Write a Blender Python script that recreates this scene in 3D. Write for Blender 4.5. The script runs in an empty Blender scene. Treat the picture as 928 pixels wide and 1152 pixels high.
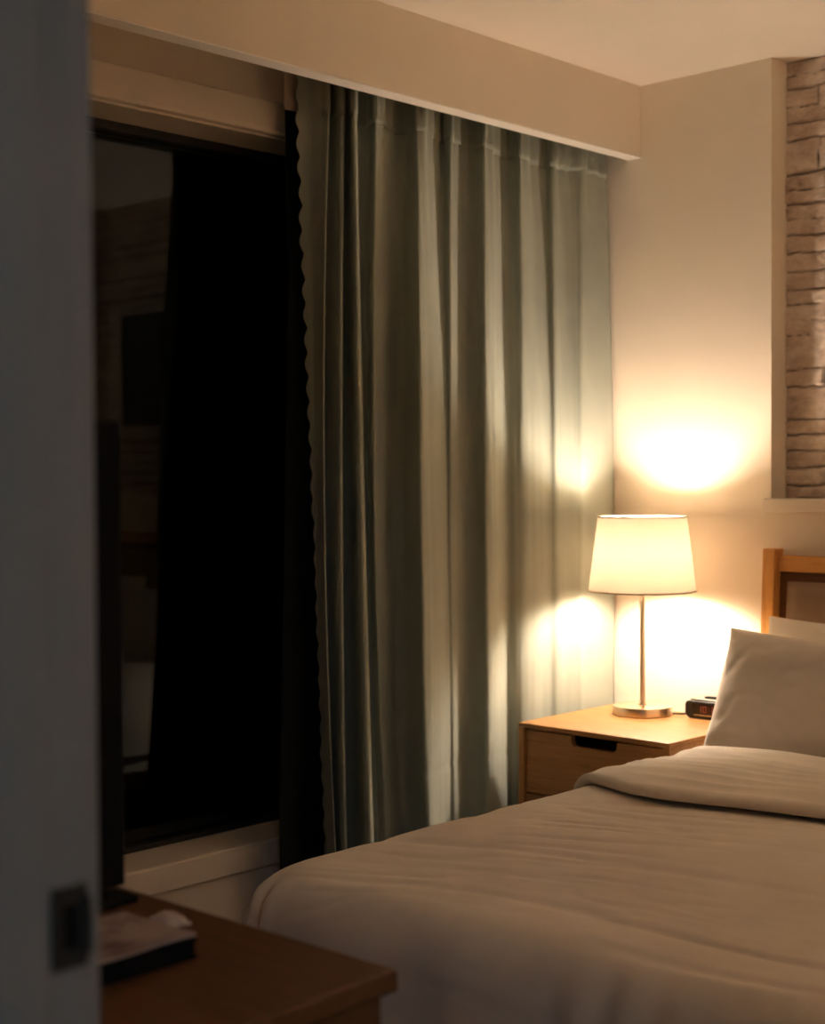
import bpy, bmesh, math, random
from mathutils import Vector, Matrix, noise, Euler
random.seed(7)
S = bpy.context.scene
COL = S.collection
R = math.radians
def lerp(a, b, t): return a + (b - a) * t
def clamp(x, a=0., b=1.): return max(a, min(b, x))
def sstep(a, b, x):
    t = clamp((x - a) / (b - a)); return t * t * (3 - 2 * t)
def nz(x, y, z=0., s=1.): return noise.noise(Vector((x * s, y * s, z * s)))

# ---------------------------------------------------------------- materials
class NT:
    def __init__(self, name):
        self.m = bpy.data.materials.new(name); self.m.use_nodes = True
        self.t = self.m.node_tree; self.n = self.t.nodes; self.l = self.t.links
        self.b = self.n['Principled BSDF']; self.out = self.n['Material Output']
    def add(self, typ, **kw):
        nd = self.n.new(typ)
        for k, v in kw.items():
            if k.startswith('i_'): nd.inputs[k[2:].replace('_', ' ')].default_value = v
            else: setattr(nd, k, v)
        return nd
    def link(self, a, b): self.l.new(a, b)
    def coords(self, scale=(1, 1, 1), rot=(0, 0, 0)):
        tc = self.add('ShaderNodeTexCoord'); mp = self.add('ShaderNodeMapping')
        mp.inputs['Scale'].default_value = scale; mp.inputs['Rotation'].default_value = rot
        self.link(tc.outputs['Object'], mp.inputs['Vector']); return mp.outputs['Vector']
    def noise(self, vec, scale, detail=4, rough=.55, dist=0.):
        nd = self.add('ShaderNodeTexNoise'); nd.inputs['Scale'].default_value = scale
        nd.inputs['Detail'].default_value = detail; nd.inputs['Roughness'].default_value = rough
        nd.inputs['Distortion'].default_value = dist
        self.link(vec, nd.inputs['Vector']); return nd.outputs['Fac']
    def ramp(self, fac, stops):
        r = self.add('ShaderNodeValToRGB'); e = r.color_ramp.elements
        while len(e) < len(stops): e.new(.5)
        for k, (p, c) in zip(e, stops): k.position = p; k.color = (*c, 1)
        self.link(fac, r.inputs['Fac']); return r.outputs['Color']
    def bump(self, h, strength=.2, dist=.01, prev=None):
        b = self.add('ShaderNodeBump'); b.inputs['Strength'].default_value = strength
        b.inputs['Distance'].default_value = dist
        self.link(h, b.inputs['Height'])
        if prev: self.link(prev, b.inputs['Normal'])
        return b.outputs['Normal']
def plain(name, col, rough=.6, metal=0., var=.06, nscale=8, bump=.05, bscale=120, coord=(1, 1, 1), spec=.5):
    k = NT(name); v = k.coords(coord)
    c1 = tuple(x * (1 - var) for x in col); c2 = tuple(min(1, x * (1 + var)) for x in col)
    k.link(k.ramp(k.noise(v, nscale), [(.3, c1), (.7, c2)]), k.b.inputs['Base Color'])
    k.b.inputs['Roughness'].default_value = rough; k.b.inputs['Metallic'].default_value = metal
    k.b.inputs['Specular IOR Level'].default_value = spec
    if bump: k.link(k.bump(k.noise(v, bscale, 3), bump, .004), k.b.inputs['Normal'])
    return k.m
def wood(name, dark, light, grain=(1.2, 14, 14), rough=.42, scale=5, spec=.4):
    k = NT(name); v = k.coords(grain)
    f = k.noise(v, scale, 8, .6, .6); f2 = k.noise(v, scale * 6, 4, .6)
    mx = k.add('ShaderNodeMath', operation='MULTIPLY_ADD'); mx.inputs[1].default_value = .3
    k.link(f2, mx.inputs[0]); k.link(f, mx.inputs[2])
    k.link(k.ramp(mx.outputs[0], [(.42, dark), (.6, tuple(lerp(a, b, .6) for a, b in zip(dark, light))), (.85, light)]), k.b.inputs['Base Color'])
    k.b.inputs['Roughness'].default_value = rough; k.b.inputs['Specular IOR Level'].default_value = spec
    k.link(k.bump(mx.outputs[0], .08, .002), k.b.inputs['Normal']); return k.m
def fabric(name, col, weave=900, bump=.15, var=.06, sheen=.2, rough=.9, nscale=6):
    k = NT(name); v = k.coords()
    c1 = tuple(x * (1 - var) for x in col); c2 = tuple(min(1, x * (1 + var)) for x in col)
    k.link(k.ramp(k.noise(v, nscale, 5), [(.3, c1), (.7, c2)]), k.b.inputs['Base Color'])
    k.b.inputs['Roughness'].default_value = rough; k.b.inputs['Specular IOR Level'].default_value = .15
    k.b.inputs['Sheen Weight'].default_value = sheen; k.b.inputs['Sheen Roughness'].default_value = .6
    k.link(k.bump(k.noise(v, weave, 2), bump, .001), k.b.inputs['Normal']); return k.m
def emis(name, col, strength, base=(.02, .02, .02)):
    k = NT(name); k.b.inputs['Base Color'].default_value = (*base, 1)
    k.b.inputs['Emission Color'].default_value = (*col, 1); k.b.inputs['Emission Strength'].default_value = strength
    return k.m

WALLC = (.82, .74, .63)
M = {}
M['wall'] = plain('painted_wall', WALLC, .8, var=.02, nscale=2.5, bump=.12, bscale=260, spec=.2)
M['ceil'] = plain('ceiling_paint', (.86, .80, .71), .85, var=.02, nscale=2, bump=.04, spec=.2)
M['trim'] = plain('trim_paint', (.80, .72, .62), .45, var=.02, bump=.02, spec=.4)
M['jamb'] = plain('door_frame_paint', (.245, .25, .248), .5, var=.05, nscale=5, bump=.03, coord=(6, 6, 1))
M['hall'] = plain('hall_paint', (.55, .57, .58), .8, var=.02, bump=.04)
M['floor'] = plain('bedroom_carpet', (.17, .13, .10), .95, var=.2, nscale=60, bump=.5, bscale=400)
M['honey'] = wood('honey_oak', (.25, .112, .032), (.43, .215, .07))
M['honey_v'] = wood('honey_oak_upright', (.25, .112, .032), (.43, .215, .07), (14, 14, 1.2))
M['cherry'] = wood('headboard_wood', (.50, .215, .045), (.74, .38, .11), (1.2, 14, 14), .4)
M['cherry_v'] = wood('headboard_wood_upright', (.50, .215, .045), (.74, .38, .11), (14, 14, 1.2), .4)
M['walnut'] = wood('dark_stained_wood', (.065, .026, .009), (.145, .058, .020), (1.2, 12, 12), .4)
M['walnut_v'] = wood('dark_stained_wood_upright', (.065, .026, .009), (.145, .058, .020), (12, 12, 1.2), .4)
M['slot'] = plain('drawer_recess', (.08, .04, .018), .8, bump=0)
M['metal'] = plain('satin_brass_nickel', (.72, .56, .40), .30, 1., var=.05, nscale=30, bump=.03, coord=(1, 1, 40))
M['bed'] = fabric('cream_cotton', (.80, .73, .65), bump=.12, sheen=.1)
M['pillow'] = fabric('pillow_cotton', (.80, .73, .65), bump=.12, sheen=.1)
M['sheet'] = fabric('white_sheet', (.74, .68, .6), bump=.1)
M['uphol'] = fabric('taupe_upholstery', (.27, .185, .12), weave=500, bump=.4, var=.1)
M['sage'] = fabric('sage_curtain_cloth', (.31, .345, .30), weave=1200, bump=.1, var=.06, sheen=.1)
M['sage_tape'] = fabric('sage_heading_cloth', (.29, .32, .275), weave=1200, bump=.1, var=.08, sheen=.1)
M['black_cloth'] = fabric('blackout_cloth', (.008, .010, .010), var=.1, sheen=0)
M['tape'] = fabric('cream_heading_tape', (.5, .4, .3))
M['black'] = plain('black_plastic', (.012, .012, .013), .35, bump=.02, bscale=600)
M['blackmatt'] = plain('black_matt_plastic', (.006, .007, .008), .75, bump=.02, bscale=600, spec=.08)
M['screen'] = plain('dark_screen', (.006, .006, .007), .08, bump=0)
M['clocktop'] = plain('clock_top_plastic', (.20, .17, .13), .3, bump=0)
M['chrome'] = plain('silver_strip', (.45, .40, .35), .3, 1., bump=0)
M['strike'] = plain('tarnished_strike', (.045, .050, .052), .5, .6, var=.3, bump=.05)
M['gasket'] = plain('dark_gasket', (.015, .013, .011), .6, bump=0)
M['led'] = emis('red_led', (1, .08, .03), .045)
M['frame_white'] = plain('picture_frame_paint', (.55, .48, .40), .5, bump=.02)
M['mat_print'] = None
def print_mat():
    k = NT('dusky_landscape_print'); v = k.coords((1.5, 1, 4))
    k.link(k.ramp(k.noise(v, 2.2, 8, .6, .5), [(.3, (.02, .025, .03)), (.55, (.05, .06, .065)), (.8, (.12, .11, .10))]), k.b.inputs['Base Color'])
    k.b.inputs['Roughness'].default_value = .5; return k.m
M['mat_print'] = print_mat()
def mag_mat():
    k = NT('pale_printed_cover'); v = k.coords((5, 5, 5))
    k.link(k.ramp(k.noise(v, 2.5, 5, .6, .3), [(.36, (.14, .09, .08)), (.5, (.42, .32, .29)), (.75, (.52, .42, .38))]), k.b.inputs['Base Color'])
    k.b.inputs['Roughness'].default_value = .45; return k.m
M['mag'] = mag_mat()
M['paper'] = plain('paper_wrapper', (.55, .46, .42), .5, bump=.3, bscale=80)
def stone_mat():
    k = NT('whitewashed_stone'); v = k.coords((1, 1, 1.6))
    f = k.noise(v, 9, 8, .65, .4); f2 = k.noise(v, 45, 6, .7)
    mx = k.add('ShaderNodeMath', operation='MULTIPLY_ADD'); mx.inputs[1].default_value = .35
    k.link(f2, mx.inputs[0]); k.link(f, mx.inputs[2])
    c = k.ramp(mx.outputs[0], [(.40, (.17, .115, .08)), (.56, (.50, .39, .32)), (.8, (.74, .64, .56))])
    at = k.add('ShaderNodeAttribute', attribute_name='joint')
    mix = k.add('ShaderNodeMix', data_type='RGBA')
    k.link(at.outputs['Fac'], mix.inputs['Factor']); k.link(c, mix.inputs['A'])
    mix.inputs['B'].default_value = (.04, .026, .018, 1)
    k.link(mix.outputs['Result'], k.b.inputs['Base Color'])
    k.b.inputs['Roughness'].default_value = .95; k.b.inputs['Specular IOR Level'].default_value = .1
    k.link(k.bump(mx.outputs[0], .5, .006), k.b.inputs['Normal']); return k.m
M['stone'] = stone_mat()
def shade_mat():
    k = NT('lit_linen_shade'); v = k.coords((1, 1, 1))
    f = k.noise(k.coords((60, 60, 400)), 1.0, 3); f2 = k.noise(k.coords((300, 300, 40)), 1., 3)
    mx = k.add('ShaderNodeMath', operation='ADD'); k.link(f, mx.inputs[0]); k.link(f2, mx.inputs[1])
    col = k.ramp(mx.outputs[0], [(.7, (.86, .60, .28)), (1.3, (.92, .70, .38))]) if False else None
    r = k.add('ShaderNodeMapRange'); r.inputs['From Min'].default_value = .6; r.inputs['From Max'].default_value = 1.4
    k.link(mx.outputs[0], r.inputs['Value'])
    c = k.ramp(r.outputs['Result'], [(0, (.056, .043, .030)), (1, (.095, .0735, .052))])
    tr = k.add('ShaderNodeBsdfTranslucent'); df = k.add('ShaderNodeBsdfDiffuse')
    df.inputs['Color'].default_value = (.82, .72, .55, 1)
    k.link(c, tr.inputs['Color'])
    ms = k.add('ShaderNodeMixShader'); ms.inputs['Fac'].default_value = .55
    k.link(df.outputs[0], ms.inputs[1]); k.link(tr.outputs[0], ms.inputs[2])
    k.link(ms.outputs[0], k.out.inputs['Surface']); return k.m
M['shade'] = shade_mat()
def glass_mat():
    k = NT('window_glass'); g = k.add('ShaderNodeBsdfGlass'); g.inputs['IOR'].default_value = 1.33
    g.inputs['Roughness'].default_value = 0; g.inputs['Color'].default_value = (.9, .95, .95, 1)
    k.link(g.outputs[0], k.out.inputs['Surface']); return k.m
M['glass'] = glass_mat()

# ---------------------------------------------------------------- builders
class MB:
    def __init__(self): self.v = []; self.f = []
    def face(self, pts):
        b = len(self.v); self.v += [tuple(p) for p in pts]; self.f.append(tuple(range(b, b + len(pts))))
    def box(self, x0, x1, y0, y1, z0, z1, mtx=None):
        b = len(self.v)
        ps = [(x, y, z) for z in (z0, z1) for y in (y0, y1) for x in (x0, x1)]
        if mtx is not None: ps = [tuple(mtx @ Vector(p)) for p in ps]
        self.v += ps
        for q in ((0, 2, 3, 1), (4, 5, 7, 6), (0, 1, 5, 4), (2, 6, 7, 3), (0, 4, 6, 2), (1, 3, 7, 5)):
            self.f.append(tuple(b + i for i in q))
        return self
    def grid(self, rows, close_u=False):
        b = len(self.v); nr = len(rows); nc = len(rows[0])
        for r_ in rows: self.v += [tuple(p) for p in r_]
        for i in range(nr - 1):
            for j in range(nc if close_u else nc - 1):
                j2 = (j + 1) % nc
                self.f.append((b + i * nc + j, b + i * nc + j2, b + (i + 1) * nc + j2, b + (i + 1) * nc + j))
        return self
    def lathe(self, prof, c=(0, 0, 0), n=48, cap=True):
        rows = [[(c[0] + r * math.cos(2 * math.pi * k / n), c[1] + r * math.sin(2 * math.pi * k / n), c[2] + z) for k in range(n)] for r, z in prof]
        b = len(self.v); self.grid(rows, True)
        if cap:
            self.f.append(tuple(b + k for k in reversed(range(n)))); e = b + (len(prof) - 1) * n
            self.f.append(tuple(e + k for k in range(n)))
        return self
    def tube(self, pts, r, n=10):
        pts = [Vector(p) for p in pts]; rows = []
        for i, p in enumerate(pts):
            d = (pts[min(i + 1, len(pts) - 1)] - pts[max(i - 1, 0)]).normalized()
            a = d.orthogonal().normalized() if abs(d.z) > .9 else d.cross(Vector((0, 0, 1))).normalized()
            c = d.cross(a)
            rows.append([p + r * (math.cos(2 * math.pi * k / n) * a + math.sin(2 * math.pi * k / n) * c) for k in range(n)])
        return self.grid(rows, True)
    def prism(self, outline, axis, a, b_):
        """outline of 2-D points extruded along axis 'x' or 'y' or 'z'"""
        def P(p, t): return {'x': (t, p[0], p[1]), 'y': (p[0], t, p[1]), 'z': (p[0], p[1], t)}[axis]
        b = len(self.v); n = len(outline)
        self.v += [P(p, a) for p in outline] + [P(p, b_) for p in outline]
        self.f.append(tuple(b + i for i in reversed(range(n)))); self.f.append(tuple(b + n + i for i in range(n)))
        for i in range(n): self.f.append((b + i, b + (i + 1) % n, b + n + (i + 1) % n, b + n + i))
        return self
    def build(self, name, mat, parent=None, smooth=False, bevel=0., seg=2, autos=None, loc=None):
        me = bpy.data.meshes.new(name); me.from_pydata(self.v, [], self.f); me.update()
        bm = bmesh.new(); bm.from_mesh(me); bmesh.ops.recalc_face_normals(bm, faces=bm.faces); bm.to_mesh(me); bm.free()
        o = bpy.data.objects.new(name, me); COL.objects.link(o); me.materials.append(mat)
        if smooth:
            me.polygons.foreach_set('use_smooth', [True] * len(me.polygons))
            if autos is not None: me.set_sharp_from_angle(angle=R(autos))
        if bevel:
            md = o.modifiers.new('bevel', 'BEVEL'); md.width = bevel; md.segments = seg; md.limit_method = 'ANGLE'
            md.harden_normals = False
        if parent is not None: o.parent = parent
        if loc is not None: o.location = loc
        return o
def tag(o, label=None, cat=None, group=None, kind=None):
    if label: o['label'] = label
    if cat: o['category'] = cat
    if group: o['group'] = group
    if kind: o['kind'] = kind
    return o
def thing(name, label, cat, loc=(0, 0, 0), rz=0., group=None):
    o = bpy.data.objects.new(name, None); COL.objects.link(o); o.location = loc; o.rotation_euler = (0, 0, rz)
    o.empty_display_size = .1
    return tag(o, label, cat, group)
def struct(o, label=None, cat=None): return tag(o, label, cat, kind='structure')
def copy_tree(o, parent=None):
    c = o.copy(); COL.objects.link(c)
    if parent is not None: c.parent = parent
    for ch in list(o.children): copy_tree(ch, c)
    return c

# ---------------------------------------------------------------- dimensions (metres)
XW, XG = -2.90, -3.06           # window-wall face, glass
BX0, BX1 = -2.158, -.50          # bed, outer faces of the headboard posts
XR = 0.90                       # far side wall
YS, YH = -3.25, -3.37           # doorway wall, room face and hall face
ZC = 2.40
NX0, NX1, NZ, ND = -2.171, -.49, 1.13, .10   # niche
PX0, PX1, PZ = -2.664, -2.615, 2.183         # pelmet board

# ---------------------------------------------------------------- setting
struct(MB().box(-3.3, 2.3, -5.0, .3, -.1, 0).build('floor', M['floor']), 'dark carpeted bedroom floor under the bed', 'floor')
struct(MB().box(-3.3, 2.3, -5.0, .3, ZC, ZC + .1).build('ceiling', M['ceil']), 'warm cream plain ceiling above the bed', 'ceiling')
w = MB().box(-3.3, NX0, 0, .25, 0, ZC).box(NX1, XR + .1, 0, .25, 0, ZC).box(NX0, NX1, 0, .25, 0, NZ - .02).box(NX0, NX1, ND + .02, .25, NZ - .02, ZC)
struct(w.build('wall_back', M['wall']), 'cream textured wall behind the lamp and headboard', 'wall')
w = MB().box(XW - .30, XW, -.30, 0, 0, ZC).box(XW - .30, XW, YS - .2, -2.75, 0, ZC).box(XW - .30, XW, -2.75, -.30, 0, .22).box(XW - .30, XW, -2.75, -.30, 2.095, ZC)
struct(w.build('wall_window', M['wall']), 'cream wall around the dark window', 'wall')
struct(MB().box(XR, XR + .1, YS - .2, 0, 0, ZC).build('wall_side', M['wall']), 'plain cream wall facing the window', 'wall')
DX0, DX1, DZ = -.80, .02, 2.03   # door opening (reveal faces)
w = MB().box(XW, DX0 - .03, YH, YS, 0, ZC).box(DX1 + .03, XR, YH, YS, 0, ZC).box(DX0 - .03, DX1 + .03, YH, YS, DZ + .03, ZC)
struct(w.build('wall_doorway', M['wall']), 'wall with the open doorway to the hall', 'wall')
h = MB().box(-2.1, -2.0, -4.95, YH, 0, ZC).box(1.5, 1.6, -4.95, YH, 0, ZC).box(-2.1, 1.6, -5.0, -4.9, 0, ZC)
struct(h.build('wall_hall', M['hall']), 'grey blue painted walls of the hall outside the bedroom', 'wall')
# skirting
b = MB().box(NX0 - .5, XR, -.018, 0, 0, .10)
struct(b.build('baseboard_back', M['trim'], bevel=.004), 'cream baseboard along the headboard wall', 'baseboard')
b = MB().box(XW, XW + .018, YS, 0, 0, .07)
struct(b.build('baseboard_window', M['trim'], bevel=.004), 'cream baseboard below the window sill', 'baseboard')
# curtain pelmet: board hanging from the ceiling
b = MB().box(PX0, PX1, YS, 0, PZ + .003, ZC)
pelmet = struct(b.build('trim_1', M['wall'], bevel=.002), 'cream pelmet board boxing in the curtain top below the ceiling', 'pelmet')
M['lit_underside'] = plain('lightened_underside', (.93, .90, .85), .4, var=.01, bump=0)  # pelmet underside coloured lighter, standing in for lamp light from below
MB().box(PX0, PX1, YS, 0, PZ, PZ + .0028).build('lit_edge_strip', M['lit_underside'], pelmet)
# niche ledge
b = MB().box(NX0 - .016, NX1 + .016, -.022, 0, NZ - .02, NZ + .019).box(NX0, NX1, 0, ND, NZ - .02, NZ + .019)
struct(b.build('trim_2', M['trim'], bevel=.005, seg=3), 'cream ledge along the bottom of the stone niche', 'ledge')

# stone cladding in the niche
COURSE = [1.149, 1.188, 1.239, 1.285, 1.329, 1.375, 1.469, 1.518, 1.615, 1.654, 1.704, 1.747, 1.801, 1.852, 1.90, 1.946, 1.991, 2.032, 2.078, 2.173, 2.222, 2.268, 2.321, 2.356, 2.40]
def stone():
    nxn, nzn = 300, 300
    rnd = random.Random(21)
    cuts = []; offs = []
    for i in range(len(COURSE) - 1):
        x = NX0 - rnd.uniform(0, .1); c = []
        while x < NX1: c.append(x); x += rnd.uniform(.13, .42)
        cuts.append(c); offs.append([rnd.uniform(-.009, .009) for _ in c])
    wt = [rnd.choice([.25, .5, .8, 1, 1, 1.2]) for _ in COURSE]
    rows = []; jt = []
    for iz in range(nzn + 1):
        z = lerp(1.149, 2.40, iz / nzn); row = []
        for ix in range(nxn + 1):
            x = lerp(NX0, NX1, ix / nxn)
            zz = z + .007 * nz(x, z, 3., 7) + .004 * nz(x, z, 9., 30)
            xx = x + .008 * nz(x, z, 5., 9)
            i = 0
            while i < len(COURSE) - 2 and zz > COURSE[i + 1]: i += 1
            k = 0
            while k < len(cuts[i]) - 1 and xx > cuts[i][k + 1]: k += 1
            d1 = (zz - COURSE[i]) / max(.05, wt[i]); d2 = (COURSE[i + 1] - zz) / max(.05, wt[i + 1])
            dx = min(abs(xx - cuts[i][k]), abs(cuts[i][k + 1] - xx) if k < len(cuts[i]) - 1 else 1) * 1.4
            d = max(0, min(d1, d2, dx))
            ridge = sstep(0, .007, d)
            y = ND - .012 - .006 * ridge - offs[i][k] * ridge * .35 - .004 * nz(x, z, 1., 14) * ridge - .0025 * nz(x, z, 2., 50)
            row.append((x, y, z)); jt.append((1 - sstep(.0005, .0045, d)) * (.55 + .45 * clamp(.5 + nz(x, z, 8., 12))))
        rows.append(row)
    o = MB().grid(rows).build('wall_niche', M['stone'], smooth=True)
    a = o.data.attributes.new('joint', 'FLOAT', 'POINT'); a.data.foreach_set('value', jt)
    return struct(o, 'whitewashed rough stone cladding inside the wall niche', 'stone wall')
stone()

# window: architrave, sill board, sash frame and pane
win = struct(thing('window_1', 'tall dark window with cream trim and night outside', 'window', (XG, -1.5, 0)))
def wpart(mb, name, mat, **k):
    mb.v = [(x - XG, y + 1.5, z) for x, y, z in mb.v]
    return mb.build(name, mat, win, **k)
wpart(MB().box(XW, XW + .020, -2.85, -.2, 2.098, 2.178).box(XW, XW + .026, -2.85, -.2, 2.094, 2.108), 'head_trim', M['trim'], bevel=.003)
wpart(MB().box(XG - .05, XW + .021, -2.75, -.3, .218, .286), 'window_sill', M['trim'], bevel=.006, seg=3)
wpart(MB().box(XG - .05, XW + .004, -2.75, -.3, 2.088, 2.096), 'reveal_lining', M['trim'], bevel=.001)
wpart(MB().box(XG - .03, XG + .03, -2.75, -.30, 2.066, 2.0885).box(XG - .03, XG + .03, -2.75, -.30, .2855, .300).box(XG - .03, XG + .03, -.36, -.30, .300, 2.066).box(XG - .03, XG + .03, -2.75, -2.69, .300, 2.066), 'sash_frame', M['gasket'], bevel=.003)
wpart(MB().box(XG - .004, XG + .004, -2.69, -.36, .300, 2.066), 'glass_pane', M['glass'])

# door frame to the hall
dr = struct(thing('door_1', 'pale painted door frame with dark metal strike plate', 'door frame', (DX0, YS, 0)))
def dpart(mb, name, mat, **k):
    mb.v = [(x - DX0, y - YS, z) for x, y, z in mb.v]
    return mb.build(name, mat, dr, **k)
dpart(MB().box(DX0 - .03, DX0, YH, YS, 0, DZ + .03), 'side_jamb', M['jamb'], bevel=.004, seg=3)
dpart(MB().box(DX1, DX1 + .03, YH, YS, 0, DZ + .03), 'side_jamb', M['jamb'], bevel=.004, seg=3)
dpart(MB().box(DX0, DX1, YH, YS, DZ, DZ + .03), 'head_jamb', M['jamb'], bevel=.002)
dpart(MB().box(DX0, DX0 + .012, YS - .075, YS - .038, 0, DZ).box(DX1 - .012, DX1, YS - .075, YS - .038, 0, DZ).box(DX0 + .012, DX1 - .012, YS - .075, YS - .038, DZ - .012, DZ), 'door_stop', M['jamb'], bevel=.003, seg=2)
casing = MB().box(DX0 - .075, DX0 - .006, YS, YS + .014, 0, DZ + .07).box(DX1 + .006, DX1 + .075, YS, YS + .014, 0, DZ + .07).box(DX0 - .006, DX1 + .006, YS, YS + .014, DZ + .006, DZ + .07)
dpart(casing, 'architrave', M['jamb'], bevel=.003)
def strike():
    y0, y1, z0, z1 = YS - .0275, YS - .002, .910, .962
    hy0, hy1, hz0, hz1 = YS - .020, YS - .009, .922, .950
    x0, x1 = DX0, DX0 + .0025
    m = MB().box(x0, x1, y0, hy0, z0, z1).box(x0, x1, hy1, y1, z0, z1).box(x0, x1, hy0, hy1, z0, hz0).box(x0, x1, hy0, hy1, hz1, z1)
    m.box(x0, x0 + .006, YS - .0035, YS - .001, z0 + .008, z1 - .008)
    o = dpart(m, 'strike_plate', M['strike'])
    o['label'] = 'dark tarnished metal strike plate'
    q = MB().box(x0, x0 + .0006, hy0, hy1, hz0, hz1)
    q.v = [(x - DX0, y - YS, z) for x, y, z in q.v]
    q.build('latch_hole', M['blackmatt'], o)
strike()

# ---------------------------------------------------------------- curtains
TOP = [(-2.805, -1.229), (-2.795, -1.201), (-2.765, -1.192), (-2.742, -1.195), (-2.75, -1.183), (-2.785, -1.155), (-2.785, -1.145), (-2.755, -1.152), (-2.722, -1.168), (-2.723, -1.154), (-2.77, -1.112), (-2.77, -1.103), (-2.74, -1.116), (-2.692, -1.153), (-2.693, -1.137), (-2.765, -1.07), (-2.77, -1.041), (-2.755, -1.03), (-2.715, -1.047), (-2.735, -1.001), (-2.77, -0.934), (-2.755, -0.895), (-2.7, -0.912), (-2.69, -0.906), (-2.71, -0.853), (-2.755, -0.765), (-2.75, -0.745), (-2.72, -0.756), (-2.73, -0.719), (-2.765, -0.646), (-2.735, -0.628), (-2.7, -0.634), (-2.725, -0.566), (-2.765, -0.475), (-2.745, -0.451), (-2.715, -0.456), (-2.745, -0.37), (-2.755, -0.298), (-2.725, -0.294), (-2.735, -0.238), (-2.728, -0.213), (-2.715, -0.195), (-2.703, -0.18), (-2.71, -0.139), (-2.728, -0.014)]
MID = [(-2.785, -1.21), (-2.77, -1.212), (-2.74, -1.225), (-2.72, -1.236), (-2.73, -1.222), (-2.77, -1.19), (-2.77, -1.184), (-2.74, -1.188), (-2.692, -1.212), (-2.692, -1.198), (-2.765, -1.131), (-2.77, -1.124), (-2.735, -1.123), (-2.672, -1.163), (-2.672, -1.141), (-2.765, -1.051), (-2.77, -1.03), (-2.755, -1.032), (-2.725, -1.049), (-2.745, -0.995), (-2.77, -0.939), (-2.74, -0.919), (-2.67, -0.949), (-2.65, -0.949), (-2.675, -0.888), (-2.715, -0.802), (-2.727, -0.767), (-2.721, -0.755), (-2.731, -0.715), (-2.745, -0.665), (-2.72, -0.645), (-2.685, -0.651), (-2.7, -0.595), (-2.735, -0.514), (-2.715, -0.486), (-2.7, -0.464), (-2.697, -0.411), (-2.697, -0.353), (-2.687, -0.332), (-2.686, -0.29), (-2.681, -0.262), (-2.676, -0.243), (-2.672, -0.226), (-2.682, -0.186), (-2.712, -0.012)]
BOT = [(-2.76, -1.2), (-2.745, -1.211), (-2.73, -1.213), (-2.7, -1.226), (-2.71, -1.213), (-2.76, -1.172), (-2.765, -1.161), (-2.73, -1.182), (-2.684, -1.212), (-2.684, -1.199), (-2.765, -1.124), (-2.77, -1.112), (-2.73, -1.115), (-2.65, -1.162), (-2.65, -1.138), (-2.765, -1.028), (-2.77, -1.003), (-2.762, -0.998), (-2.745, -0.995), (-2.755, -0.964), (-2.77, -0.908), (-2.74, -0.897), (-2.67, -0.93), (-2.645, -0.933), (-2.67, -0.874), (-2.715, -0.789), (-2.727, -0.758), (-2.721, -0.746), (-2.731, -0.713), (-2.745, -0.663), (-2.72, -0.646), (-2.685, -0.645), (-2.7, -0.588), (-2.735, -0.503), (-2.715, -0.483), (-2.7, -0.469), (-2.697, -0.415), (-2.697, -0.357), (-2.687, -0.336), (-2.686, -0.294), (-2.681, -0.266), (-2.676, -0.247), (-2.672, -0.23), (-2.682, -0.19), (-2.712, -0.012)]
NSUB = 9
def crom(P, s):
    i = int(s); i = min(i, len(P) - 2); t = s - i
    p0, p1, p2, p3 = P[max(i - 1, 0)], P[i], P[i + 1], P[min(i + 2, len(P) - 1)]
    def c(a, b, c_, d): return .5 * (2 * b + (c_ - a) * t + (2 * a - 5 * b + 4 * c_ - d) * t * t + (3 * b - a - 3 * c_ + d) * t ** 3)
    return (c(p0[0], p1[0], p2[0], p3[0]), c(p0[1], p1[1], p2[1], p3[1]))
def cpt(s, z):
    a, m, b = crom(TOP, s), crom(MID, s), crom(BOT, s)
    # quadratic through the three heights
    z0, z1, z2 = 2.05, 1.17, .30
    l0 = (z - z1) * (z - z2) / ((z0 - z1) * (z0 - z2)); l1 = (z - z0) * (z - z2) / ((z1 - z0) * (z1 - z2)); l2 = (z - z0) * (z - z1) / ((z2 - z0) * (z2 - z1))
    zc = clamp(z, .12, 2.12)
    if z != zc: return cpt(s, zc)
    return (l0 * a[0] + l1 * m[0] + l2 * b[0], l0 * a[1] + l1 * m[1] + l2 * b[1])
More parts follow.
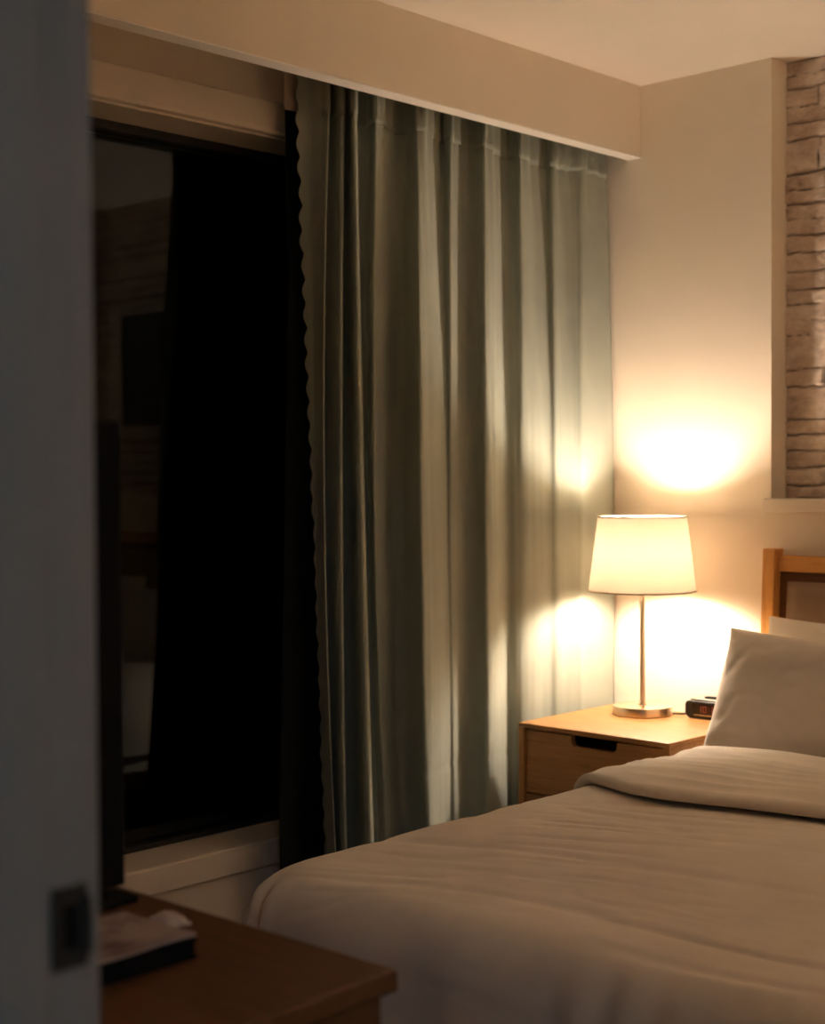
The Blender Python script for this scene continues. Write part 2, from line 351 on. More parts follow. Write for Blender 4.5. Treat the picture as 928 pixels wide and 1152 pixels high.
def curtain():
    cur = thing('curtain', 'sage green pleated curtain with scalloped edge drawn across the window', 'curtain', (-2.73, -.62, 0))
    off = Vector((-2.73, -.62, 0))
    smax = len(TOP) - 1; nu = smax * NSUB; zt, zb, nzr = 2.26, .05, 200
    HEM, TAPE = .43, 2.135
    rows = []
    for iz in range(nzr + 1):
        z = lerp(zb, zt, iz / nzr); row = []
        for iu in range(nu + 1):
            s = smax * iu / nu
            x, y = cpt(s, z)
            w_ = sstep(15, 20, s)
            x += w_ * (.0035 * nz(y * 14, z * 1.3, 2.) + .0018 * nz(y * 40, z * 3., 7.))
            # pinched gathers just under the heading tape
            g = math.exp(-max(0, TAPE - z) / .10)
            x += w_ * .006 * g * math.sin(y * 105 + 1.5 * nz(y, 0, 0, 8))
            x += w_ * .004 * math.exp(-((z - HEM) / .006) ** 2) * -1        # stitched hem dimple
            # scalloped leading edge
            e = max(0., 1 - s / 1.0)
            if e > 0:
                sc = .5 + .5 * math.sin(z * 2 * math.pi / .062)
                amp = lerp(.0035, .010, sstep(.9, 1.7, z))
                y -= e * (amp * math.sqrt(sc) + .004 * nz(0, z, 4., 9)); x -= e * .004 * sc
            row.append(Vector((x, y, z)) - off)
        rows.append(row)
    o = MB().grid(rows).build('cloth_panel', M['sage'], cur, smooth=True)
    md = o.modifiers.new('thick', 'SOLIDIFY'); md.thickness = .0018; md.offset = 0
    # heading tape band stitched over the top
    rows = []
    for iz in range(9):
        z = lerp(TAPE - .004, zt, iz / 8); row = []
        for iu in range(nu + 1):
            s = smax * iu / nu
            if s < 2: continue
            x, y = cpt(s, z)
            p = Vector((x, y, 0)); q = cpt(min(s + .05, smax), z); t = Vector((q[0] - x, q[1] - y, 0))
            if t.length < 1e-6: q = cpt(s - .05, z); t = Vector((x - q[0], y - q[1], 0))
            n_ = Vector((t.y, -t.x, 0)).normalized()
            w_ = sstep(15, 20, s)
            d = .003 * (1 - .6 * (iz == 0)) + w_ * .004 * nz(y * 30, z * 20, 3)
            p = p + n_ * d
            p.x += w_ * .006 * math.sin(y * 105 + 1.5 * nz(y, 0, 0, 8))
            row.append(Vector((p.x, p.y, z)) - off)
        rows.append(row)
    o = MB().grid(rows).build('heading_tape', M['sage_tape'], cur, smooth=True)
    md = o.modifiers.new('thick', 'SOLIDIFY'); md.thickness = .0015; md.offset = 0
    # fine pale overlock seam along the leading edge
    pts = []
    for k in range(150):
        z = lerp(.06, 1.25, k / 149); x, y = cpt(0, z)
        sc = .5 + .5 * math.sin(z * 2 * math.pi / .062)
        pts.append(Vector((x + .004, y - .006 * math.sqrt(sc) - .004 * nz(0, z, 4., 9), z)) - off)
    MB().tube(pts, .0011, 6).build('edge_seam', M['tape'], cur, smooth=True)
curtain()
def lining():
    cur = thing('blackout_curtain', 'black blackout curtain hanging behind the sage green curtain', 'curtain', (-2.84, -.7, 0))
    off = Vector((-2.84, -.7, 0)); n = 240; rows = []
    for iz in range(61):
        z = lerp(.05, 2.152, iz / 60); row = []
        for iu in range(n + 1):
            u = iu / n; y = lerp(lerp(-1.337, -1.245, clamp((z - .346) / 1.4)), -.02, u)
            near = 1 - sstep(0., .16, u); t = clamp((2.0 - z) / 1.7)
            x = -2.843 + near * .064 * t + .010 * math.sin(u * 60 + .5 * math.sin(z)) * (1 - near) * .8
            row.append(Vector((x, y, z)) - off)
        rows.append(row)
    o = MB().grid(rows).build('cloth_panel', M['black_cloth'], cur, smooth=True)
    md = o.modifiers.new('thick', 'SOLIDIFY'); md.thickness = .0015
    rows = []
    for z in (2.150, 2.20, 2.26):
        rows.append([Vector((-2.826 + .010 * math.sin(iu / n * 60) * sstep(0, .16, iu / n) * .8, lerp(-1.262, -.02, iu / n), z)) - off for iu in range(n + 1)])
    o = MB().grid(rows).build('heading_tape', M['tape'], cur, smooth=True)
    o['label'] = 'cream heading tape'
    md = o.modifiers.new('thick', 'SOLIDIFY'); md.thickness = .002
lining()
t = thing('curtain_track', 'slim white curtain track hidden behind the pelmet board', 'curtain track', (-2.78, -1.5, ZC))
MB().box(-.012, .012, -1.3, 1.49, -.03, -.012).build('rail', M['trim'], t, bevel=.002)
MB().box(-.066, -.044, -1.3, 1.49, -.03, -.012).build('rail', M['trim'], t, bevel=.002)
for y in (-1.1, -.4, .3, 1.0): MB().box(-.07, .016, y - .01, y + .01, -.012, 0).build('bracket', M['trim'], t)

# ---------------------------------------------------------------- nightstand
NSX0, NSX1, NSY0, NSY1, NST = -2.626, -2.127, -.586, -.132, .530
ns = thing('nightstand', 'honey oak bedside table with notched drawer beside the bed', 'nightstand', ((NSX0 + NSX1) / 2, (NSY0 + NSY1) / 2, 0))
def npart(mb, name, mat, parent=None, **k):
    o0 = ns.location
    mb.v = [(x - o0.x, y - o0.y, z) for x, y, z in mb.v]
    return mb.build(name, mat, parent or ns, **k)
npart(MB().box(NSX0, NSX1, NSY0, NSY1, NST - .014, NST), 'top', M['honey'], bevel=.0025, seg=2)
npart(MB().box(NSX0, NSX0 + .02, NSY0, NSY1, .10, NST - .0142), 'side_panel', M['honey_v'], bevel=.0015)
npart(MB().box(NSX1 - .02, NSX1, NSY0, NSY1, .10, NST - .0142), 'side_panel', M['honey_v'], bevel=.0015)
npart(MB().box(NSX0 + .0202, NSX1 - .0202, NSY1 - .012, NSY1 - .002, .10, NST - .0142), 'back_panel', M['honey'])
npart(MB().box(NSX0 + .0202, NSX1 - .0202, NSY0 + .004, NSY1 - .0122, .10, .12), 'bottom_panel', M['honey'])
def drawer(z0, z1, notch):
    x0, x1 = NSX0 + .0225, NSX1 - .0225
    out = [(x0, z0), (x1, z0), (x1, z1)]
    if notch:
        xa, xb, dz = -2.447, -2.297, .028
        cr = .016
        out += [(xb, z1)]
        out += [(xb - cr * (1 - math.cos(a)) * .9, z1 - dz + cr - cr * math.sin(a)) for a in [math.pi / 2 * k / 5 for k in range(6)]]
        out += [(xa + cr * (1 - math.cos(a)) * .9, z1 - dz + cr - cr * math.sin(a)) for a in [math.pi / 2 * k / 5 for k in reversed(range(6))]]
        out += [(xa, z1)]
    out += [(x0, z1)]
    d = npart(MB().prism(out, 'y', NSY0 + .007, NSY0 + .025), 'drawer', M['honey'], bevel=.0015)
    npart(MB().box(x0 + .004, x1 - .004, NSY0 + .0252, NSY1 - .03, z0 + .01, z1 - .035), 'drawer_box', M['slot'], d)
drawer(.338, NST - .0185, True)
drawer(.130, .333, True)
for sx in (NSX0 + .03, NSX1 - .03):
    for sy in (NSY0 + .03, NSY1 - .03):
        npart(MB().lathe([(.011, 0), (.014, .03), (.018, .10)], (sx, sy, 0), 20), 'leg', M['honey_v'], smooth=True, autos=40)

# ---------------------------------------------------------------- table lamp
LX, LY = -2.451, -.236
lamp = thing('table_lamp', 'lit brass table lamp with tapered cream drum shade on the nightstand', 'lamp', (LX, LY, NST))
MB().lathe([(.083, .0004), (.0855, .002), (.0855, .022), (.084, .0255), (.080, .0265), (.012, .0268), (.0105, .031)], n=72).build('base', M['metal'], lamp, smooth=True, autos=35)
MB().lathe([(.0078, .0312), (.0078, .340)], n=24).build('pole', M['metal'], lamp, smooth=True, autos=40)
MB().lathe([(.010, .3405), (.0135, .344), (.0135, .366), (.012, .3695)], n=24).build('socket', M['frame_white'], lamp, smooth=True, autos=40)
ZB = .982 - NST
bulb_prof = []
for k in range(17):
    a = math.pi * k / 16
    bulb_prof.append((max(.0006, .029 * math.sin(a) ** .8), ZB - .048 * math.cos(a)))
SH = [(.1535, .886 - NST), (.1265, 1.098 - NST)]
sh = MB()
def rp(t): return lerp(SH[0][0], SH[1][0], t), lerp(SH[0][1], SH[1][1], t)
sh.grid([[(rp(t / 10)[0] * math.cos(2 * math.pi * k / 96), rp(t / 10)[0] * math.sin(2 * math.pi * k / 96), rp(t / 10)[1]) for k in range(96)] for t in range(11)], True)
shade = sh.build('lamp_shade', M['shade'], lamp, smooth=True)
for (r_, z_) in ((SH[0][0], SH[0][1]), (SH[1][0], SH[1][1])):
    ring = MB()
    ring.grid([[((r_ + .0016 * math.cos(b_)) * math.cos(2 * math.pi * k / 96), (r_ + .0016 * math.cos(b_)) * math.sin(2 * math.pi * k / 96), z_ + .0022 * math.sin(b_)) for k in range(96)] for b_ in [2 * math.pi * j / 8 for j in range(9)]], True)
    ring.build('rim', M['shade'], shade, smooth=True)
sp = MB()
for k in range(3):
    a = 2 * math.pi * k / 3 + .4
    sp.tube([(.0125 * math.cos(a), .0125 * math.sin(a), .352), (.05 * math.cos(a), .05 * math.sin(a), .375), (.127 * math.cos(a), .127 * math.sin(a), 1.075 - NST)], .0013, 6)
sp.build('shade_carrier', M['metal'], lamp, smooth=True)
BULB_E = 92.
M['bulb'] = emis('glowing_bulb', (1.0, .785, .60), BULB_E, (.8, .8, .8))
MB().lathe(bulb_prof, n=32, cap=False).build('bulb', M['bulb'], lamp, smooth=True)
MB().tube([(.0835, .03, .006), (.098, .06, .0035), (.108, .085, .0035), (.111, .104, .0035), (.112, .1105, .002), (.112, .1125, -.03), (.110, .1135, -.3)], .0028, 8).build('power_cord', M['black'], lamp, smooth=True)

# unseen table and lamp across the bed, added for fill light
fill_stand = copy_tree(ns); fill_stand.location.x = BX1 + .04 + (NSX1 - NSX0) / 2
fill_stand['label'] = 'added unseen oak bedside table under the fill lamp across the bed'
fill_lamp = copy_tree(lamp); fill_lamp.location.x = BX1 + .04 + (LX - NSX0) + .15
for c_ in fill_lamp.children:
    if c_.name.startswith('bulb'):
        c_.data = c_.data.copy(); c_.data.materials[0] = emis('fill_bulb', (1.0, .785, .60), 120., (.8, .8, .8))
fill_lamp['label'] = 'added unseen cream shaded fill lamp on the far side bedside table'

# ---------------------------------------------------------------- alarm clock
ck = thing('alarm_clock', 'small black digital alarm clock on the nightstand behind the pillow', 'clock', (-2.243, -.165, NST), R(2))
CW, CD, CH = .166, .085, .050
def rr(w_, h_, r_, zb, n=5):
    pts = []
    for cx, cz, a0 in ((w_ / 2 - r_, h_ - r_, 0), (-w_ / 2 + r_, h_ - r_, 90), (-w_ / 2 + r_ * 1.6, r_ * 1.6, 180), (w_ / 2 - r_ * 1.6, r_ * 1.6, 270)):
        q = r_ * (1.6 if a0 >= 180 else 1)
        for k in range(n + 1): a = R(a0 + 90 * k / n); pts.append((cx + q * math.cos(a), zb + cz + q * math.sin(a)))
    return pts
MB().prism(rr(CW, CH, .012, 0), 'y', -CD / 2, CD / 2).build('body', M['black'], ck, smooth=True, autos=45, bevel=.002)
MB().prism(rr(CW - .05, .030, .004, .0135), 'y', -CD / 2 - .0012, -CD / 2 + .002).build('display', M['screen'], ck)
MB().box(-CW / 2 + .03, CW / 2 - .03, -CD / 2 - .0016, -CD / 2 + .001, .0095, .0125).build('trim_strip', M['chrome'], ck)
MB().prism([(-CW / 2 + .012, -CD / 2 + .008), (CW / 2 - .012, -CD / 2 + .008), (CW / 2 - .016, CD / 2 - .006), (-CW / 2 + .016, CD / 2 - .006)], 'z', CH + .0002, CH + .006).build('top_cover', M['clocktop'], ck, bevel=.003, seg=3)
MB().prism([(-.035, -.018), (.035, -.018), (.032, .004), (-.032, .004)], 'z', CH + .0062, CH + .0105).build('snooze_button', M['blackmatt'], ck, bevel=.0015)
SEG = {'0': 'abcdef', '1': 'bc', '2': 'abged', '3': 'abgcd', '4': 'fgbc', '5': 'afgcd', '6': 'afgedc', '7': 'abc', '8': 'abcdefg', '9': 'abcdfg'}
dg = MB(); y0, y1 = -CD / 2 - .0017, -CD / 2 - .0011
def digit(x, ch):
    w_, h_, t_ = .0105, .019, .0022; z0 = .0185
    for s_ in SEG[ch]:
        q = {'a': (0, w_, h_ - t_, h_), 'd': (0, w_, 0, t_), 'g': (0, w_, h_ / 2 - t_ / 2, h_ / 2 + t_ / 2), 'f': (0, t_, h_ / 2, h_), 'e': (0, t_, 0, h_ / 2), 'b': (w_ - t_, w_, h_ / 2, h_), 'c': (w_ - t_, w_, 0, h_ / 2)}[s_]
        dg.box(x + q[0], x + q[1], y0, y1, z0 + q[2], z0 + q[3])
for x, ch in ((-.040, '1'), (-.024, '0'), (.004, '0'), (.020, '8')): digit(x, ch)
for z_ in (.024, .031): dg.box(-.0065, -.004, y0, y1, z_, z_ + .0025)
dg.build('digits', M['led'], ck)

# ---------------------------------------------------------------- bed
bed = thing('bed', 'wooden double bed with upholstered taupe headboard against the wall', 'bed', ((BX0 + BX1) / 2, -1.1, 0))
bo = bed.location.copy()
def bpart(mb, name, mat, parent=None, **k):
    mb.v = [(x - bo.x, y - bo.y, z) for x, y, z in mb.v]
    return mb.build(name, mat, parent or bed, **k)
TILT = .055
def sheared(x0, x1, yf0, yf1, z0, z1):
    """box whose y leans with the headboard; yf measured at z = 1.009"""
    m = MB().box(x0, x1, yf0, yf1, z0, z1)
    m.v = [(x, y - (1.009 - z) * TILT, z) for x, y, z in m.v]; return m
hb = bpart(sheared(BX0 + .038, BX1 - .038, -.048, -.022, .945, .990), 'headboard', M['cherry'], bevel=.003)
def hpart(mb, name, mat, **k):
    mb.v = [(x - bo.x, y - bo.y, z) for x, y, z in mb.v]
    return mb.build(name, mat, hb, **k)
for x in (BX0, BX1 - .038): hpart(sheared(x, x + .038, -.070, -.018, 0, 1.009), 'post', M['cherry_v'], bevel=.003)
hpart(sheared(BX0 + .038, BX1 - .038, -.034, -.020, .30, .9448), 'back_board', M['walnut'])
def cushion():
    x0, x1, z0, z1 = BX0 + .060, BX1 - .060, .36, .918
    rows = []
    N, K = 60, 40
    for j in range(K + 1):
        row = []
        for i in range(N + 1):
            u, v = i / N, j / K
            x, z = lerp(x0, x1, u), lerp(z0, z1, v)
            d = min(x - x0, x1 - x, z - z0, z1 - z)
            y = -.0342 - .026 * math.sqrt(clamp(d / .03) * (2 - clamp(d / .03))) - .004 * math.sin(math.pi * v)
            row.append((x, y - (1.009 - z) * TILT, z))
        rows.append(row)
    o = hpart(MB().grid(rows), 'upholstered_panel', M['uphol'], smooth=True); o['label'] = 'taupe upholstered headboard panel'
cushion()
for x in (BX0 + .17, BX1 - .195): bpart(MB().box(x, x + .025, -1.93, -.13, .16, .2545), 'side_rail', M['cherry'], bevel=.003)
bpart(MB().box(BX0 + .25, BX1 - .25, -2.03, -2.005, .16, .2545), 'foot_rail', M['cherry'], bevel=.003)
for x in (BX0 + .24, BX1 - .29): bpart(MB().box(x, x + .05, -2.0, -1.95, 0, .159), 'leg', M['cherry_v'], bevel=.003)
bpart(MB().box(BX0 + .17, BX1 - .17, -2.03, -.14, .255, .275), 'slat_base', M['honey'])

def rounded_slab(x0, x1, y0, y1, z0, z1, r_, n=6):
    m = MB()
    def ring(ins, z):
        pts = []
        for cx, cy, a0 in ((x1 - r_, y1 - r_, 0), (x0 + r_, y1 - r_, 90), (x0 + r_, y0 + r_, 180), (x1 - r_, y0 + r_, 270)):
            for k in range(n + 1):
                a = R(a0 + 90 * k / n); pts.append((cx + (r_ - ins) * math.cos(a), cy + (r_ - ins) * math.sin(a), z))
        return pts
    e = .03
    prof = [(e * (1 - math.sin(R(a))), z0 + e * (1 - math.cos(R(a)))) for a in (0, 30, 60, 90)]
    prof += [(e * (1 - math.cos(R(a))), z1 - e + e * math.sin(R(a))) for a in (0, 30, 60, 90)]
    rows = [ring(i, z) for i, z in prof]; b = len(m.v); m.grid(rows, True); nn = len(rows[0])
    m.f.append(tuple(reversed(range(nn)))); m.f.append(tuple((len(rows) - 1) * nn + k for k in range(nn)))
    return m
mt = rounded_slab(BX0 + .125, BX1 - .125, -2.09, -.15, .276, .452, .18)
o = mt.build('mattress', M['sheet'], smooth=True, autos=40)
tag(o, 'white sheeted mattress on the bed under the duvet', 'mattress')

# duvet
TX0, TX1, TY0, TY1, ZT = -1.985, -.665, -2.05, -.62, .520
RC, CORE = .095, .13
def drape(a, b_, lift=0., rc=RC):
    """a, b_: flat-cloth coordinates; returns point on the bed's draped surface"""
    cx, cy = clamp(a, TX0 + CORE, TX1 - CORE), clamp(b_, TY0 + CORE, 9)
    dx, dy = a - cx, b_ - cy
    d = math.hypot(dx, dy); r_ = d - CORE
    crown = .020 * math.sin(math.pi * clamp((a - TX0) / (TX1 - TX0))) ** .6
    if r_ <= 0:
        return Vector((a, b_, ZT + crown)), Vector((0, 0, 1)), 0.
    ux, uy = dx / d, dy / d
    q = rc * math.pi / 2
    if r_ < q:
        t_ = r_ / rc; ho, dv = rc * math.sin(t_), rc * (1 - math.cos(t_)); n_ = Vector((ux * math.sin(t_), uy * math.sin(t_), math.cos(t_)))
    else:
        ho, dv = rc + .03 * (1 - math.exp(-(r_ - q) / .15)), rc + (r_ - q); n_ = Vector((ux, uy, .1)).normalized()
    corner = min(abs(ux), abs(uy)) * 1.414
    dv *= 1 - .25 * corner
    drop = sstep(.06, .25, r_); drop0 = sstep(.02, .12, r_)
    ang = math.atan2(uy, ux)
    wave = 0.
    fw_ = sstep(.0, .6, -uy)      # foot side: gathered folds, strongest round the corner
    foot = drop * (.012 * math.sin(a * 21 + 2 * nz(a, 0, 0, 3)) + .010 * nz(a * 9, 1, b_) + .014 * corner * math.sin(ang * 15 + .8))
    foot += drop0 * .008 * math.sin(a * 74 + 3 * nz(a * 5, b_ * 1.2, 3)) * sstep(-.2, .5, nz(a * 3, 5, 1) + 1.2 * corner)
    side = drop * .010 * math.sin(b_ * 17 + 2 * nz(b_, 2, 0, 3))
    wave = lerp(side, foot, fw_)
    p = Vector((cx + ux * (CORE + ho), cy + uy * (CORE + ho), ZT + crown - dv))
    return p + n_ * wave, n_, drop
def wrinkle(a, b_):
    return wrinkle0(a, b_) * (.25 + .75 * sstep(TX0 - .05, TX0 + .22, a))
def wrinkle0(a, b_):
    # long soft creases running across the bed, a little diagonal
    q = .10 * nz(a * 1.5, b_ * 1.5, 20.)
    s_, t_ = a * .97 + b_ * .22, -a * .22 + b_ * .97 + q
    n1 = nz(s_ * .75, t_ * 4.2, 1.3); m1 = sstep(-.15, .3, nz(a * 1.6, b_ * 2.2, 8.))
    n2 = nz(s_ * 1.6 + 4, t_ * 10, 5.1); m2 = sstep(-.1, .35, nz(a * 2.2, b_ * 2.6, 14.))
    n3 = nz(s_ * 4 + 9, t_ * 26, 2.7); m3 = sstep(0., .4, nz(a * 3, b_ * 3, 31.))
    c1 = math.exp(-(n1 / .07) ** 2) * (.3 + m1); c2 = math.exp(-(n2 / .10) ** 2) * m2; c3 = math.exp(-(n3 / .16) ** 2) * m3
    return -.010 * c1 - .0065 * c2 - .0032 * c3 + .012 * n1 * (1 - .0) + .009 * nz(a * 2.1, b_ * 2.3, 3.) + .0008 * nz(a * 30, b_ * 45, 6.)
duv = thing('duvet', 'cream cotton duvet spread over the bed with rumpled top', 'duvet', ((TX0 + TX1) / 2, -1.4, .28))
do = duv.location.copy()
HANG, FHANG = .33, .40
rows = []
na, nb = 200, 210
for j in range(nb + 1):
    b_ = lerp(TY0 - FHANG, TY1, j / nb); row = []
    for i in range(na + 1):
        a = lerp(TX0 - HANG, TX1 + HANG, i / na)
        p, n_, drop = drape(a, b_)
        row.append(p + n_ * wrinkle(a, b_) * (1 - .4 * drop) - do)
    rows.append(row)
o = MB().grid(rows).build('cover', M['bed'], duv, smooth=True)
md = o.modifiers.new('thick', 'SOLIDIFY'); md.thickness = .012; md.offset = -1
# turned-down top edge
rows = []; nb2 = 70
for j in range(nb2 + 1):
    row = []
    for i in range(na + 1):
        a = lerp(TX0 - HANG + .06, TX1 + HANG - .06, i / na)
        yf = -1.205 + .13 * (a + 1.85) + .16 * math.log(1 + math.exp(clamp((-1.82 - a) / .05, -30, 6))) * .22 + .012 * nz(a * 3, 2, 0)
        T = .025 + .005 * nz(a * 4, 7, 1)
        if j < 14:      # rolled front edge
            an = math.pi * j / 14; b_ = yf + T / 2 * (1 - math.sin(an)) * 1.2 ; hgt = T / 2 * (1 - math.cos(an)) + .002
        else:
            t_ = (j - 14) / (nb2 - 14); b_ = lerp(yf + T * .6, -.60, t_); hgt = T + .006 * math.sin(math.pi * clamp(t_ * 1.4)) - .008 * t_
        p, n_, drop = drape(a, b_)
        wr = (.007 * nz(a * 2.2, b_ * 6, 11.) + .005 * clamp(1 - 2.2 * abs(nz(a * 1.8 + b_, b_ * 14, 4.)), 0, 1) ** 2) * (1 if j >= 14 else .3)
        row.append(p + n_ * (hgt + wr) * (1 - .3 * drop) - do)
    rows.append(row)
o = MB().grid(rows).build('turned_down_edge', M['bed'], duv, smooth=True)

# pillows
def pillow(name, label, w_, h_, t_, loc, lean, rz, roll=0., seed=0):
    N, K = 64, 48
    front, back = [], []
    for j in range(K + 1):
        fr, bk = [], []
        for i in range(N + 1):
            u, v = 2 * i / N - 1, 2 * j / K - 1
            x = w_ / 2 * u * (1 - .045 * (1 - v * v) * u * u); z = h_ / 2 * v * (1 - .06 * (1 - u * u) * v * v)
            e = max(0., (1 - u * u) * (1 - v * v)); th = t_ / 2 * e ** .42
            wr = e ** .3 * (.008 * nz(u * 1.7 + seed, v * 1.9, 1.) - .004 * math.exp(-(nz(u * 1.6 + v * 1.1 + seed, v * 1.5 - u * 1.7, 5.) / .08) ** 2))
            ripple = .0025 * nz(u * 7 + seed, v * 7, 2.) * (1 - e) ** 2
            fr.append((x, -th - wr + ripple, z)); bk.append((x, th + ripple, z))
        front.append(fr); back.append(bk)
    m = MB(); m.grid(front); m.grid([list(reversed(r_)) for r_ in back])
    th = thing(name, label, 'pillow', loc, 0, 'bed pillows')
    th.rotation_euler = Euler((lean, roll, rz), 'XYZ')
    o = m.build('pillowcase', M['pillow'], th, smooth=True)
    bm = bmesh.new(); bm.from_mesh(o.data); bmesh.ops.remove_doubles(bm, verts=bm.verts, dist=.0004); bmesh.ops.recalc_face_normals(bm, faces=bm.faces); bm.to_mesh(o.data); bm.free()
    return th
pillow('pillow', 'cream pillow leaning in front beside the alarm clock', .66, .36, .15, (-1.757, -.435, .640), R(-24), R(0), R(1.5), 0)
pillow('pillow', 'cream pillow behind the front pillow, against the upholstered panel', .66, .36, .13, (-1.735, -.250, .655), R(-16), R(0), R(1.0), 5)
pillow('pillow', 'front pillow across the bed from the lamp, seen in the window reflection', .66, .36, .15, (-.92, -.435, .640), R(-24), R(0), R(-1.5), 9)
pillow('pillow', 'rear pillow across the bed from the lamp', .66, .36, .13, (-.93, -.250, .655), R(-16), R(0), R(-1), 13)

# picture in the niche, seen in the window pane
pc = thing('framed_picture', 'wide pale framed dark picture in the stone niche, mirrored in the window', 'picture', (-1.325, ND - .03, 1.40))
fw, fh, ft = 1.25, .56, .04
fr = MB()
fr.box(-fw / 2, fw / 2, -.012, .008, 0, ft).box(-fw / 2, fw / 2, -.012, .008, fh - ft, fh).box(-fw / 2, -fw / 2 + ft, -.012, .008, ft, fh - ft).box(fw / 2 - ft, fw / 2, -.012, .008, ft, fh - ft)
fr.build('picture_frame', M['frame_white'], pc, bevel=.003)
MB().box(-fw / 2 + ft, fw / 2 - ft, -.002, .006, ft, fh - ft).build('print', M['mat_print'], pc)

# ---------------------------------------------------------------- dresser with television, laptop, magazine
DT = .75
DRX1, DRX0, DRY1, DRY0 = -.976, -2.30, -2.781, -3.225
ds = thing('dresser', 'dark wood dresser at the foot of the bed beside the doorway', 'dresser', (DRX1, DRY1, 0), R(1.2))
L, D = DRX1 - DRX0, DRY1 - DRY0
MB().box(-L, 0, -D + .02, 0, DT - .022, DT).build('top', M['walnut'], ds, bevel=.003)
MB().box(-.032, -.012, -D + .035, -.012, .10, DT - .0222).build('side_panel', M['walnut_v'], ds, bevel=.002)
MB().box(-L + .012, -L + .032, -D + .035, -.012, .10, DT - .0222).build('side_panel', M['walnut_v'], ds, bevel=.002)
MB().box(-L + .0322, -.0322, -D + .035, -D + .047, .10, DT - .0222).build('back_panel', M['walnut'], ds)
MB().box(-L + .0322, -.0322, -D + .0472, -.034, .10, .118).build('bottom_panel', M['walnut'], ds)
dw = (L - .0644 - .03) / 2
for c in range(2):
    for r_ in range(3):
        x0 = -L + .0322 + .008 + c * (dw + .014); z0 = .124 + r_ * .2
        d = MB().box(x0, x0 + dw, -.033, -.013, z0, z0 + .19).build('drawer', M['walnut'], ds, bevel=.003)
        k = MB().lathe([(.006, 0), (.006, .012), (.013, .018), (.012, .026), (.004, .029)], n=20)
        k.v = [(x0 + dw / 2 + x, -.0128 + z, z0 + .1 + y) for x, y, z in k.v]
        k.build('knob', M['metal'], d, smooth=True, autos=40)
for sx in (-L + .045, -.05):
    for sy in (-D + .06, -.05): MB().box(sx - .02, sx + .02, sy - .02, sy + .02, 0, .0998).build('leg', M['walnut_v'], ds, bevel=.003)

tv = thing('tv', 'black flat television on the dresser turned towards the bed', 'television', (-1.77, -2.875, DT), R(1.2))
MB().box(-.445, .445, -.012, .022, .028, .53).build('casing', M['blackmatt'], tv, bevel=.004)
MB().box(-.433, .433, .0222, .0232, .042, .518).build('screen', M['screen'], tv)
MB().box(-.28, .28, -.038, -.0122, .07, .36).build('rear_cover', M['blackmatt'], tv, bevel=.01)
for s_ in (-1, 1):
    MB().prism([(s_ * .405 - .03, -.045), (s_ * .405 + .03, -.045), (s_ * .405 + .022, .052), (s_ * .405 - .022, .052)], 'z', 0, .008).prism([(s_ * .405 - .014, -.012), (s_ * .405 + .014, -.012), (s_ * .405 + .014, .016), (s_ * .405 - .014, .016)], 'z', .0078, .0278).build('foot', M['blackmatt'], tv, bevel=.002)

NBX, NBY = -1.200, -2.982
nbk = thing('notebook', 'small black bound notebook on the dresser under the pale leaflet', 'notebook', (NBX, NBY, DT), R(1.0))
MB().box(-.059, .059, -.09, .09, .0002, .0035).build('back_cover', M['blackmatt'], nbk, bevel=.001)
MB().box(-.056, .057, -.088, .088, .0037, .0165).build('page_block', M['blackmatt'], nbk, bevel=.001)
MB().box(-.059, .059, -.09, .09, .0167, .0198).build('front_cover', M['blackmatt'], nbk, bevel=.001)
MB().box(-.0615, -.0592, -.09, .09, .0002, .0198).build('spine', M['blackmatt'], nbk, bevel=.001)
mg = thing('leaflet', 'pale pinkish folded leaflet with a dark blotch lying on the black notebook', 'leaflet', (NBX, NBY, DT + .0200), R(1.5))
def magsheet(z0, z1, w_, d_, curl):
    rows = []
    m = MB()
    for zf in (z0, z1):
        pass
    top = [[(lerp(-w_, w_, i / 16), lerp(-d_, d_, j / 16), z1 + curl * (i / 16) ** 3 * (.5 + .5 * nz(0, j / 5., 1))) for i in range(17)] for j in range(17)]
    bot = [[(x, y, z0 + (z - z1)) for x, y, z in reversed(r_)] for r_ in top]
    m.grid(top); m.grid(bot)
    edge = [top[0][i] for i in range(17)] + [top[j][16] for j in range(1, 17)] + [top[16][i] for i in range(15, -1, -1)] + [top[j][0] for j in range(15, 0, -1)]
    m.grid([edge, [(x, y, z - (z1 - z0)) for x, y, z in edge]], True)
    return m
magsheet(.0002, .0022, .057, .089, .003).build('pages', M['paper'], mg)
magsheet(.0024, .0034, .058, .090, .004).build('cover', M['mag'], mg, smooth=True, autos=40)
pk = MB(); rows = []
for j in range(13):
    rows.append([(lerp(-.022, .022, i / 16), lerp(-.014, .014, j / 12), .0025 + .008 * math.sin(math.pi * i / 16) ** .6 * math.sin(math.pi * j / 12) ** .6 + .002 * nz(i * .4, j * .5, 3)) for i in range(17)])
pk.grid(rows)
pk.grid([[(x, y, .0003) for x, y, z in reversed(r_)] for r_ in rows])
e_ = [rows[0][i] for i in range(17)] + [rows[j][16] for j in range(1, 13)] + [rows[12][i] for i in range(15, -1, -1)] + [rows[j][0] for j in range(11, 0, -1)]
pk.grid([e_, [(x, y, .0003) for x, y, z in e_]], True)
o = pk.build('wrapped_sweet', M['paper'], None, smooth=True, autos=50, loc=(-1.256, -2.838, DT + .0006)); o.rotation_euler = (0, 0, R(-12))
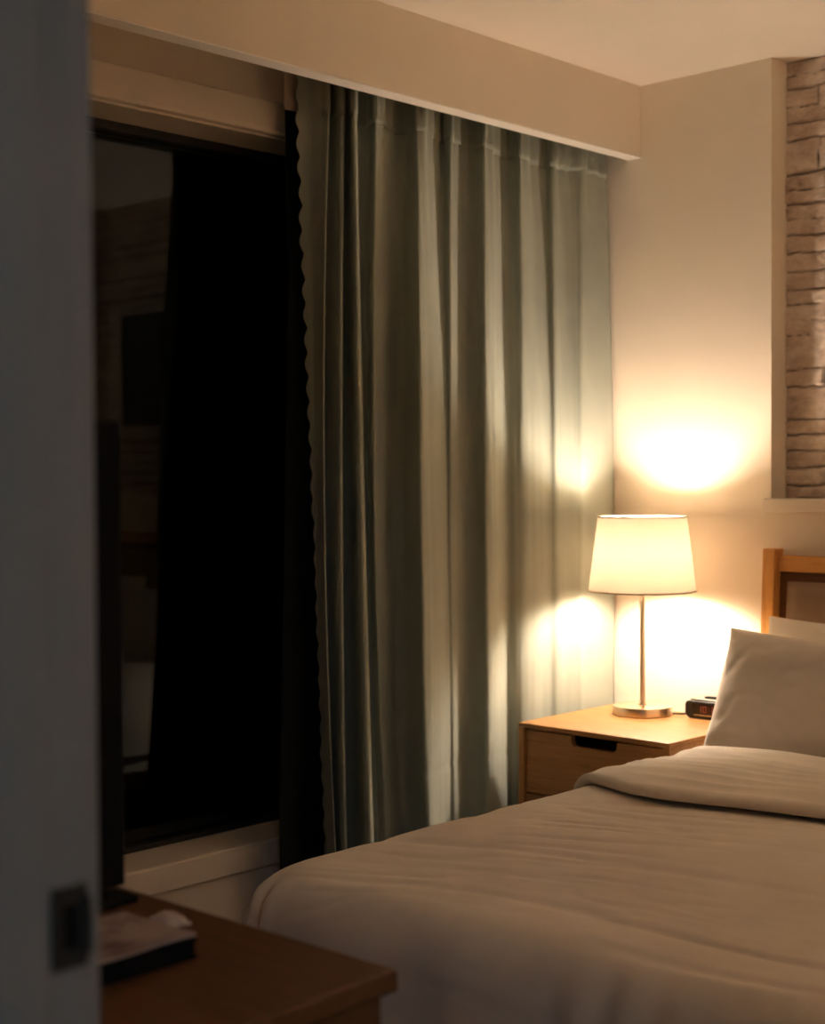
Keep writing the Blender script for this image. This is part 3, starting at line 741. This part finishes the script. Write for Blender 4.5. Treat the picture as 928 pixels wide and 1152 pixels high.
tag(o, 'small pale crinkled wrapper on the dresser beside the leaflet', 'wrapper')

# ---------------------------------------------------------------- light
def area(name, loc, rot, sx, sy, power, col):
    l = bpy.data.lights.new(name, 'AREA'); l.shape = 'RECTANGLE'; l.size = sx; l.size_y = sy; l.energy = power; l.color = col
    o = bpy.data.objects.new(name, l); COL.objects.link(o); o.location = loc; o.rotation_euler = rot; return o
area('hall_ceiling_light', (.9, -4.3, 2.36), (0, 0, 0), .35, .35, 1.3, (.60, .83, 1.0))
wd = bpy.data.worlds.new('night'); S.world = wd; wd.use_nodes = True
bg = wd.node_tree.nodes['Background']; bg.inputs[0].default_value = (.35, .55, .8, 1); bg.inputs[1].default_value = 0.

# ---------------------------------------------------------------- camera
cam = bpy.data.cameras.new('camera'); co = bpy.data.objects.new('camera', cam); COL.objects.link(co)
f_px = 1672.8
cam.sensor_fit = 'VERTICAL'; cam.sensor_height = 36.; cam.sensor_width = 29.; cam.lens = f_px / 1152 * 36
yaw, pitch, roll = R(43.351), R(-1.4055), R(-.3143)
Fv = Vector((-math.sin(yaw) * math.cos(pitch), math.cos(yaw) * math.cos(pitch), math.sin(pitch)))
rv = Vector((math.cos(yaw), math.sin(yaw), 0)); uv = rv.cross(Fv)
c_, s_ = math.cos(roll), math.sin(roll)
rx, ux = c_ * rv + s_ * uv, -s_ * rv + c_ * uv
mt = Matrix((rx, ux, -Fv)).transposed().to_4x4(); mt.translation = Vector((0, -3.793, 1.22))
co.matrix_world = mt
cam.dof.use_dof = True; cam.dof.focus_distance = 3.0; cam.dof.aperture_fstop = 4.5
cam.clip_start = .02
S.camera = co

S.view_settings.view_transform = 'Standard'; S.view_settings.look = 'None'
S.view_settings.gamma = 1.; S.view_settings.use_curve_mapping = False
S.view_settings.exposure = 2.78
cy = S.cycles
cy.use_denoising = True
cy.max_bounces = 12; cy.diffuse_bounces = 8; cy.glossy_bounces = 6; cy.transmission_bounces = 8; cy.transparent_max_bounces = 8
cy.sample_clamp_indirect = 6.; cy.caustics_reflective = False; cy.caustics_refractive = False
